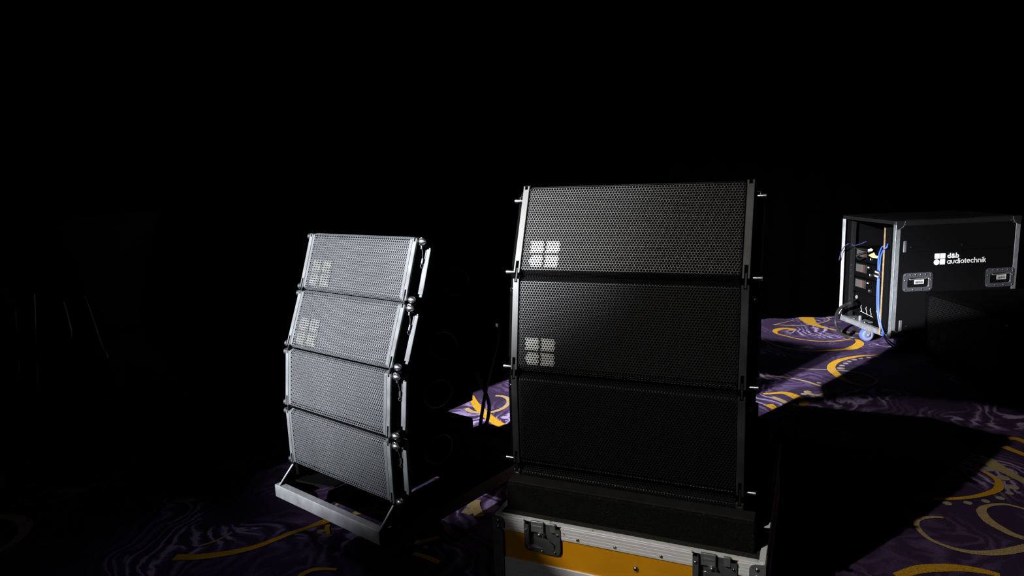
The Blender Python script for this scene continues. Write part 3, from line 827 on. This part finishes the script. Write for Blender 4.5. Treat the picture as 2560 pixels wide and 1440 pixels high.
# long dark rails across the front with brackets
for z in (.66, .165):
    h = MB(); h.box(.060, W_ - .03, -.004, 0, z - .030, z + .040, .001); hb = h.build('cross_band', M['black_laminate'], rk)
    q = MB(); q.box(.048, .066, -.008, 0, z - .030, z + .040, .002); q.build('band_bracket', M['zinc_dark'], hb)
    for xx in (.095, .42):
        r = MB(); r.lathe([(0, .004), (.002, .0036), (.0035, .001)], (xx, -.004, z), (0, -1, 0), 12); r.build('screw', M['chrome'], hb, smooth=True)
def rr(x0, x1, z0, z1, R, n=5):
    out = []
    for cx, cz, a0 in ((x1 - R, z1 - R, 0), (x0 + R, z1 - R, PI / 2), (x0 + R, z0 + R, PI), (x1 - R, z0 + R, 1.5 * PI)):
        for k in range(n + 1):
            a = a0 + k * PI / 2 / n; out.append((cx + R * math.cos(a), cz + R * math.sin(a)))
    return out
def recess_handle(x0, x1, z0, z1):
    o = rr(x0, x1, z0, z1, .018); i_ = rr(x0 + .026, x1 - .022, z0 + .022, z1 - .030, .012); j_ = rr(x0 + .034, x1 - .030, z0 + .030, z1 - .038, .010)
    n = len(o)
    vs = [(x, 0, z) for x, z in o] + [(x, -.005, z) for x, z in o] + [(x, -.006, z) for x, z in i_] + [(x, .011, z) for x, z in j_]
    fs = []
    for k in range(3):
        for j in range(n): fs.append((k * n + j, k * n + (j + 1) % n, (k + 1) * n + (j + 1) % n, (k + 1) * n + j))
    fs.append(tuple(3 * n + j for j in range(n)))
    h = MB().add(vs, fs).build('recessed_handle', M['chrome_dish'], rk, smooth=True)
    g = MB(); g.tube([(x0 + .036, -.004, z1 - .036), (x0 + .05, -.008, z1 - .040), (x1 - .05, -.008, z1 - .036), (x1 - .034, -.004, z1 - .032)], .005, 10)
    g.build('grip', M['zinc_dark'], h, smooth=True)
    rv = MB()
    w_ = x1 - x0
    P = [(x0 + .012 + (w_ - .024) * k / 5, z1 - .012) for k in range(6)] + [(x0 + .012 + (w_ - .024) * k / 3, z0 + .011) for k in range(4)] + [(x0 + .011, z1 - .045), (x1 - .011, z1 - .045), (x1 - .010, z1 - .024)]
    for (x, z) in P:
        one = MB(); one.lathe([(0, .0048), (.002, .0044), (.004, .001)], (x, -.0055, z), (0, -1, 0), 12)
        one.build('handle_rivet', M['chrome'], h, smooth=True)
    lb = MB(); cx, cz = (x0 + x1) / 2 + .004, (z0 + z1) / 2 + .004
    lb.box(cx - .031, cx + .031, -.0100, -.0092, cz - .016, cz + .016)
    lo = lb.build('barcode_label', M['paper'], h)
    bc = MB(); xx = cx - .024; rb = random.Random(5)
    while xx < cx + .024:
        w0 = rb.choice((.0008, .0012, .002)); bc.box(xx, xx + w0, -.0104, -.0100, cz - .012, cz + .002); xx += w0 + rb.choice((.0008, .0014))
    for k in range(2): bc.box(cx - .024, cx + .018 + k * .004, -.0104, -.0100, cz + .006 + k * .004, cz + .007 + k * .004)
    bc.build('barcode', M['ink'], lo)
M['chrome_dish'] = mat('chrome_dish', (0.38, 0.40, 0.44), 0.30, 0.9)
recess_handle(.060, .246, .385, .500)
recess_handle(.590, .772, .388, .506)
# printed emblem and lettering
def logo_print():
    m = MB(); y0, y1 = -.0015, -.0001
    def sq(x0, x1, z0, z1): m.prism(rr(x0, x1, z0, z1, .002, 2), 'y', y0, y1)
    s = .0325; g = .004; x = .252; z = .544
    sq(x + .001, x + s, z + s + g, z + 2 * s + g); sq(x + s + g, x + 2 * s + g, z + s + g, z + 2 * s + g); sq(x + s + g, x + 2 * s + g, z, z + s)
    m.prism([(x + s / 2 - .001 + (s / 2 + .0015) * math.cos(k * PI / 18), z + s / 2 - .001 + (s / 2 + .0015) * math.sin(k * PI / 18)) for k in range(36)], 'y', y0, y1)
    m.build('emblem', M['white_print'], rk)
    t = MB()
    def stroke(pts, w):
        P = [Vector((p[0], 0, p[1])) for p in pts]; n = len(P); vs = []
        for i, p in enumerate(P):
            d = (P[min(i + 1, n - 1)] - P[max(i - 1, 0)]).normalized(); sd = Vector((-d.z, 0, d.x)) * w / 2
            vs += [(p.x + sd.x, y0, p.z + sd.z), (p.x - sd.x, y0, p.z - sd.z), (p.x + sd.x, y1, p.z + sd.z), (p.x - sd.x, y1, p.z - sd.z)]
        fs = []
        for i in range(n - 1):
            a = 4 * i; b_ = a + 4
            fs += [(a, a + 1, b_ + 1, b_), (a + 2, b_ + 2, b_ + 3, a + 3), (a, b_, b_ + 2, a + 2), (a + 1, a + 3, b_ + 3, b_ + 1)]
        fs += [(0, 2, 3, 1), (4 * n - 4, 4 * n - 3, 4 * n - 1, 4 * n - 2)]
        t.add(vs, fs)
    def arc(cx, cz, r, a0, a1, n=18): return [(cx + r * math.cos(math.radians(a0 + (a1 - a0) * k / n)), cz + r * math.sin(math.radians(a0 + (a1 - a0) * k / n))) for k in range(n + 1)]
    # letters drawn in units of x-height h
    def letters(text, x, z, h, w, adv):
        r = h / 2 - w / 2
        for ch in text:
            c = x + h / 2; zc = z + h / 2
            if ch in 'adbo': stroke(arc(c, zc, r, 0, 360, 24), w)
            if ch == 'a': stroke([(c + r, z), (c + r, z + h)], w); x += h * 1.13
            elif ch == 'd': stroke([(c + r, z), (c + r, z + h * 1.5)], w); x += h * 1.13
            elif ch == 'b': stroke([(c - r, z), (c - r, z + h * 1.5)], w); x += h * 1.13
            elif ch == 'o': x += h * 1.10
            elif ch == 'c': stroke(arc(c, zc, r, 45, 315, 18), w); x += h * 0.97
            elif ch == 'e': stroke(arc(c, zc, r, 0, 318, 20), w); stroke([(c - r, zc), (c + r, zc)], w * .85); x += h * 1.10
            elif ch == 'u':
                q = h * .37; cu = x + q + w / 2
                stroke([(cu - q, z + h)] + arc(cu, z + q + w / 2, q, 180, 360, 12) + [(cu + q, z + h)], w); x += 2 * q + w + h * .18
            elif ch in 'nh':
                q = h * .36; cu = x + q + w / 2
                stroke([(cu - q, z), (cu - q, z + (h * 1.5 if ch == 'h' else h))], w)
                stroke(arc(cu, z + h - q - w / 2, q, 180, 0, 12) + [(cu + q, z)], w); x += 2 * q + w + h * .18
            elif ch == 'i':
                stroke([(x + w / 2, z), (x + w / 2, z + h)], w)
                stroke([(x + w / 2, z + h * 1.22), (x + w / 2, z + h * 1.22 + w)], w * 1.1); x += w + h * .18
            elif ch == 't':
                stroke([(x + h * .2, z + h * 1.3)] + arc(x + h * .2 + h * .16, z + h * .2, h * .16, 180, 290, 6), w); stroke([(x, z + h - w / 2), (x + h * .45, z + h - w / 2)], w); x += h * .56
            elif ch == 'k':
                stroke([(x + w / 2, z), (x + w / 2, z + h * 1.5)], w); stroke([(x + w, z + h * .42), (x + h * .62, z + h)], w); stroke([(x + w + h * .1, z + h * .5), (x + h * .68, z)], w); x += h * .8
            elif ch == '&':
                k_ = h * 1.35
                P = [(.92, .0), (.30, .62), (.22, .78), (.28, .93), (.42, 1.0), (.56, .93), (.60, .78), (.50, .64), (.22, .44), (.10, .28), (.14, .10), (.32, 0.0), (.52, .02), (.70, .16), (.86, .46)]
                P = [Vector((x + a * k_ * .85, 0, z + w * .4 + b_ * (k_ - w))) for a, b_ in P]
                stroke([(p.x, p.z) for p in catmull(P, 5)], w); x += k_ * .88
            x += w * .25
        return x
    letters('d&b', .3345, .5815, .0215, .0062, 1)
    letters('audiotechnik', .3345, .5465, .0222, .0040, 1)
    t.build('lettering', M['white_print'], rk)
logo_print()
# plywood-edged lid board stored in the open end
m = MB(); m.box(-.045, .22, .034, .045, .112, .782, .001); bd = m.build('lid_board', M['black_laminate'], rk)
m = MB(); m.box(-.047, -.044, .0335, .0455, .112, .782); m.build('plywood_edge', M['ply'], bd)
# rack rails, power panel, sockets on the left
for y_ in (.548, .032):
    m = MB(); m.box(.05, .07, y_, y_ + .027, .12, .80); m.build('rack_rail', M['steel_dark'], rk)
for z in (.478, .445, .40, .24, .16):
    r = MB(); r.lathe([(0, .004), (.002, .0036), (.003, .001)], (.05, .56, z), (-1, 0, 0), 10); r.build('rack_screw', M['chrome'], rk, smooth=True)
def amplifier(z0, label):
    a = empty('amplifier', (0, 0, z0), (0, 0, 0), None)
    X, N = frame(KY); p = X * .07 + N * .0
    a.location = (2.347 + p.x, 4.08 + p.y, z0); a.rotation_euler = (0, 0, math.radians(KY))
    tag(a, label, 'amplifier', 'amplifiers screwed into the open rack case')
    c = MB(); c.box(0, .36, .065, .545, .002, .100, .002); ch = c.build('chassis', M['cabinet_paint'], a)
    v = MB()
    for k in range(9): v.box(-.0015, 0, .09 + .014 * k, .098 + .014 * k, .012, .090)
    v.build('vent_slots', M['steel_dark'], a)
    s = MB(); s.box(-.0020, 0, .405, .530, .034, .092, .001); sf = s.build('screen_bezel', M['rubber'], a)
    s = MB(); s.box(-.0026, -.0020, .444, .525, .038, .088); s.build('screen', M['screen'], sf)
    s = MB(); s.box(-.0026, -.0020, .418, .444, .038, .088); s.build('screen_side_panel', M['screen_red'], sf)
    k = MB(); k.lathe([(0, .012), (.010, .011), (.012, .008)], (0, .345, .030), (-1, 0, 0), 18); kk = k.build('knob', M['steel_dark'], a, smooth=True)
    k = MB(); k.box(-.0125, -.0120, .342, .348, .030, .040); k.build('knob_mark', M['white_print'], kk)
    k = MB(); k.box(-.001, 0, .375, .392, .075, .083); k.build('badge', M['white_print'], a)
    return a
amplifier(.510, 'topmost amplifier in the open rack, cables crossing its grey screen')
amplifier(.404, 'middle amplifier of the three in the open rack case')
amplifier(.298, 'lowest amplifier of the three, above the socket panel in the open rack')
m = MB(); m.box(.068, .075, .065, .545, .150, .290, .001); pnl = m.build('socket_panel', M['cabinet_paint'], rk)
for (y, z) in ((.50, .262), (.25, .21), (.21, .18)):
    s = MB(); s.lathe([(0, .013), (.004, .013), (.005, .010), (.001, .008)], (.068, y, z), (-1, 0, 0), 18); s.build('socket', M['zinc'], pnl, smooth=True)
s = MB()
for (y0, y1_) in ((.44, .40), (.38, .34), (.33, .29)):
    s.tube([(.067, y0, .215), (.0665, y0 + .004, .20), (.067, y0 - .004, .185), (.067, y0 - .01, .170)], .0012, 6)
s.tube([(.067, .45, .172), (.067, .30, .160)], .0012, 6, smooth=False)
s.build('printed_diagram', M['white_print'], pnl)
m = MB(); m.box(.02, .10, .35, .56, .108, .116); m.lathe([(0, .012), (.03, .010), (.032, .006)], (.05, .42, .116), (0, 0, 1), 16); m.build('cable_clamp', M['zinc_dark'], rk)
for (y, z) in ((.455, .128), (.33, .130)):
    r = MB(); r.lathe([(0, .008), (.004, .007), (.007, .002)], (.03, y, z - .01), (0, 0, 1), 14); r.build('bolt_head', M['chrome'], rk, smooth=True)
# castors
for (x, y) in ((.03, .30), (.12, .07), (.68, .08), (.68, .50)):
    f = MB(); f.box(x - .04, x + .04, y - .035, y + .035, .089, .095)
    for d in (-.022, .022): f.prism([(x - .026, .09), (x + .018, .09), (x + .006, .036), (x - .010, .036)], 'y', y + d - .0015, y + d + .0015)
    f.cyl((x - .002, y - .028, .044), (x - .002, y + .028, .044), .007, 12)
    fo = f.build('castor', M['zinc'], rk)
    wl = MB(); wl.lathe([(-.017, .034), (-.013, .043), (.013, .043), (.017, .034)], (x - .002, y, .0435), (0, 1, 0), 26)
    wo = wl.build('wheel', M['blue_wheel'], fo, smooth=True)
    wl = MB(); wl.lathe([(-.0185, .020), (-.0185, .034), (-.016, .036)], (x - .002, y, .0435), (0, 1, 0), 26, cap=False); wl.build('wheel_face', M['grey_wheel'], wo, smooth=True)

# cables around the rack (points in the rack's own frame)
KX, KN = frame(KY)
def K(x, y, z): return Vector((2.347, 4.08, z)) + KX * x + KN * y
def K_at(u, v, off):           # point seen at (u, v) on the plane x = off of the rack
    d = Vector(ray(u, v)); a = Vector((2.347, 4.08, 0)).dot(KX) + off
    t = a / d.dot(KX); p = d * t; return Vector((p.x, p.y, p.z + CAM_H))
blue = [[(2214, 613), (2205, 618), (2199, 632), (2196, 650), (2195, 690), (2193, 730), (2193, 770), (2196, 800), (2202, 825), (2212, 845), (2226, 862)],
        [(2217, 618), (2208, 626), (2202, 642), (2200, 660), (2198, 695), (2197, 735), (2197, 772), (2200, 800), (2206, 825), (2215, 843), (2230, 858)]]
for i, pts in enumerate(blue):
    P = [K_at(u, v, -.035 - .012 * i) for u, v in pts]
    P = [K(.03, .06, .70), K(-.01, .055, .69)] + P + [at_z(2250, 874 - 4 * i, .008), at_z(2275, 880 - 4 * i, .008)]
    cable('blue_cable', P, .0046, M['blue_cable'], ['left one of the two bright blue cables running down the open rack', 'right one of the two bright blue cables, nearer the plywood edge'][i], 'cable', 'blue cables')
for i, (u, v) in enumerate(((2195, 680), (2194, 690))):
    c = K_at(u + 2, v, -.045)
    s = MB(); s.box(-.016, .016, -.026, .020 + .012 * i, -.009, .009, .004)
    so = s.build('cable_tie', M['rubber']); so.location = c; so.rotation_euler = (math.radians(6), 0, math.radians(KY) + .12)
    tag(so, ['upper hook-and-loop strap round the two blue cables', 'lower, longer hook-and-loop strap round the two blue cables'][i], 'cable tie', 'straps on the blue cables')
    s = MB()
    for k in range(5): s.box(-.0168, -.016, -.020 + k * .007, -.0150 + k * .007, -.004, .004)
    s2 = s.build('strap_print', M['white_print'], so)
cable('power_cable', [K(.07, .50, .24)] + [K_at(u, v, -.05) for u, v in ((2128, 757), (2112, 763), (2098, 773), (2090, 790), (2089, 808))] + [at_z(2096, 826, .03), at_z(2110, 838, .012), at_z(2132, 844, .011), at_z(2155, 843, .011), at_z(2180, 840, .011)], .0105, M['rubber'], 'thick black power cable looping out of the open rack onto the carpet', 'cable')
cable('branch_cable', [at_z(2118, 840, .012), at_z(2128, 832, .012), at_z(2136, 827, .012), at_z(2160, 826, .012)], .008, M['rubber'], 'short black cable branching off beside the blue castor', 'cable')
cable('network_cable', [K_at(u, v, .01) for u, v in ((2165, 604), (2150, 610), (2136, 614), (2130, 611))] + [K_at(u, v, -.03) for u, v in ((2120, 610), (2110, 618), (2103, 630), (2099, 645), (2098, 650))], .003, M['violet_cable'], 'thin violet cable looping out past the rear post of the rack', 'cable')
cable('signal_cable', [K_at(u, v, .03) for u, v in ((2131, 613), (2140, 620), (2155, 624), (2170, 624), (2180, 622))], .0038, M['wire'], 'grey signal cable curving across the top of the amplifiers', 'cable')
cable('signal_cable', [K_at(u, v, .04) for u, v in ((2182, 628), (2165, 630), (2150, 634), (2141, 638), (2144, 645), (2152, 648), (2160, 643))], .0035, M['rubber'], 'black signal cable looped in front of the top amplifier screen', 'cable')
P = [K_at(u, v, .02) for u, v in ((2171, 638), (2185, 631), (2189, 639), (2197, 640), (2193, 646), (2180, 644))]
g = MB(); n = len(P); off = KX * .0006
g.add([p - off for p in P] + [p + off for p in P], [tuple(range(n)), tuple(range(n, 2 * n))[::-1]] + [(i, (i + 1) % n, (i + 1) % n + n, i + n) for i in range(n)])
tag(g.build('tape_flag', M['tape_yellow']), 'pale yellow tape flag stuck on the cable by the top amplifier', 'tape')
P = [K_at(u, v, .018) for u, v in ((2170, 623), (2178, 621), (2183, 624), (2180, 628), (2170, 629))]
g = MB(); n = len(P)
g.add([p - off for p in P] + [p + off for p in P], [tuple(range(n)), tuple(range(n, 2 * n))[::-1]] + [(i, (i + 1) % n, (i + 1) % n + n, i + n) for i in range(n)])
tag(g.build('cable_marker', M['paper']), 'small white marker wrapped on the cable above the yellow tape flag', 'cable marker')
c = at_z(2260, 872, 0)
g = MB(); g.prism([(-.045, .004), (.045, .004), (.040, .040), (.01, .052), (-.035, .048)], 'y', -.03, .03); g.prism([(.045, .010), (.085, .016), (.085, .028), (.042, .034)], 'y', -.018, .018)
go = g.build('power_connector', M['steel_dark']); go.location = c + Vector((0, 0, -.003)); go.rotation_euler = (0, 0, .1)
tag(go, 'dark grey power connector lying on the carpet under the rack case corner', 'connector')

# ================================================================ SUBWOOFER IN FRONT OF THE RACK
SH = 0.42
SA = Vector(at_z(2318, 728, SH)); SB = Vector(at_z(2512, 787, SH))
d = (SB - SA); L_ = d.length; yaw = math.atan2(d.y, d.x)
sub = empty('subwoofer', (SA.x, SA.y, 0), (0, 0, yaw))
tag(sub, 'big black grille-fronted subwoofer standing in front of the lettered rack case', 'speaker')
m = MB(); m.box(0.0, L_, 0.012, .62, .03, SH, .004); m.build('cabinet', M['cabinet_paint'], sub)
m = MB(); m.box(0, .018, -.004, .014, .03, SH - .002, .002); m.box(L_ - .018, L_, -.004, .014, .03, SH - .002, .002); m.box(0, L_, -.004, .014, SH - .016, SH, .002); m.box(0, L_, -.004, .014, .03, .046, .002)
m.build('front_frame', M['cabinet_paint'], sub)
gm = grille_mesh('subwoofer_grille', L_ - .036, SH - .065, 46, 0.38, 0.0)
gm.materials[1] = M['grille_paint']; gm.materials[0] = mat('sub_grille_paint', (0.006, 0.006, 0.0065), 0.6, 0, 0.2)
gm.materials[1] = gm.materials[0]
go = bpy.data.objects.new('grille', gm); COL.objects.link(go); go.parent = sub; go.location = (L_ / 2, 0, SH - .016)
m = MB(); m.box(L_ - .001, L_ + .004, .03, .10, SH - .2, SH - .02, .001); m.box(L_ - .001, L_ + .005, .13, .15, .08, SH - .02, .001)
m.build('side_strips', M['zinc_dark'], sub)
for (y, z, r_) in ((.015, SH - .050, .012), (.045, SH - .038, .007), (.062, SH - .042, .006), (.030, SH - .068, .005)):
    r = MB(); r.lathe([(0, r_), (.006, r_ * .9), (.01, r_ * .3)], (L_ + .002, y, z), (1, -.3, 0), 14); r.build('fitting', M['chrome'], sub, smooth=True)
for (x, y) in ((.05, .07), (L_ - .05, .07), (.05, .56), (L_ - .05, .56)):
    r = MB(); r.cyl((x, y, 0), (x, y, .03), .022, 14); r.build('foot', M['rubber'], sub)

# ================================================================ COCKTAIL TABLE AND CHAIR IN THE GLOOM
tb = empty('cocktail_table', (-2.30, 3.67, 0), (0, 0, .25))
tag(tb, 'tall round cocktail table in a stretched pale cover, barely lit at far left', 'table')
m = MB(); ns = 48; vs = []; fs = []
lv = 22
for i in range(lv + 1):
    t_ = i / lv; z = 1.075 * (1 - t_)
    for k in range(ns):
        a = 2 * PI * k / ns
        waist = .19
        top = .37 * (1 - min(t_ / .62, 1)) ** 1.25 + waist * (1 - (1 - min(t_ / .62, 1)) ** 1.25)
        foot = max(0.0, (t_ - .55) / .45)
        r_ = top + foot ** 1.6 * (.05 + .30 * max(0, math.cos(2 * a)) ** 1.2 * 1.0 + .0)
        vs.append((r_ * math.cos(a), r_ * math.sin(a), z * (1 - .0) + (0.10 * foot ** 3 * (1 - abs(math.cos(2 * a))) if t_ > .55 else 0)))
for i in range(lv):
    for k in range(ns): fs.append((i * ns + k, i * ns + (k + 1) % ns, (i + 1) * ns + (k + 1) % ns, (i + 1) * ns + k))
fs.append(tuple(range(ns)))
m.add(vs, fs); m.build('stretch_cover', M['spandex'], tb, smooth=True)
m = MB(); m.cyl((0, 0, .03), (0, 0, 1.05), .03, 16); m.lathe([(0, .35), (.018, .35)], (0, 0, 1.052), (0, 0, 1), 40); m.build('table_frame', M['steel_dark'], tb)

Yh = 3.0
ch = empty('tubular_chair', (-2.1, 3.0, 0))
tag(ch, 'dark tubular steel armchair in front of the covered cocktail table at far left', 'chair')
def CH(u, v, y=Yh):
    p = at_y(u, v, y); return Vector((p.x + 2.1, p.y - 3.0, p.z))
m = MB(); m.tube([CH(30, 737), CH(100, 727), CH(170, 718), CH(196, 722), CH(212, 745), CH(232, 800), CH(252, 860), CH(266, 890), CH(258, 906), CH(236, 902), CH(205, 888), CH(188, 878), CH(180, 850, 3.05), CH(170, 800, 3.05), CH(158, 755, 3.05)], .010, 10)
m.build('arm_loop', M['dark_chrome'], ch, smooth=True)
for (a, b_, y) in (((84, 735), (108, 1185), 3.0), ((35, 745), (62, 1150), 3.1)):
    q = MB(); p1 = CH(*a, y); p2 = CH(*b_, y); p2.z = 0.0; q.tube([p1, (p1 + p2) / 2, p2], .009, 10, smooth=False); q.build('leg', M['dark_chrome'], ch, smooth=True)
for (a, b_, y) in (((190, 885), (215, 1180), 3.05), ((262, 905), (290, 1180), 3.0)):
    q = MB(); p1 = CH(*a, y); p2 = CH(*b_, y); p2.z = 0.0; q.tube([p1, (p1 + p2) / 2, p2], .009, 10, smooth=False); q.build('leg', M['steel_dark'], ch, smooth=True)
c0 = CH(60, 880); m = MB(); m.box(c0.x - .06, c0.x + .36, -.05, .40, c0.z - .03, c0.z + .03, .02); m.build('seat', M['brown_upholstery'], ch)
c0 = CH(-20, 755); m = MB(); m.lathe([(0, .10), (.01, .115), (.05, .115), (.06, .10)], (c0.x - .02, -.03, c0.z), (0, 1, 0), 24); m.build('backrest_roll', M['brown_upholstery'], ch, smooth=True)
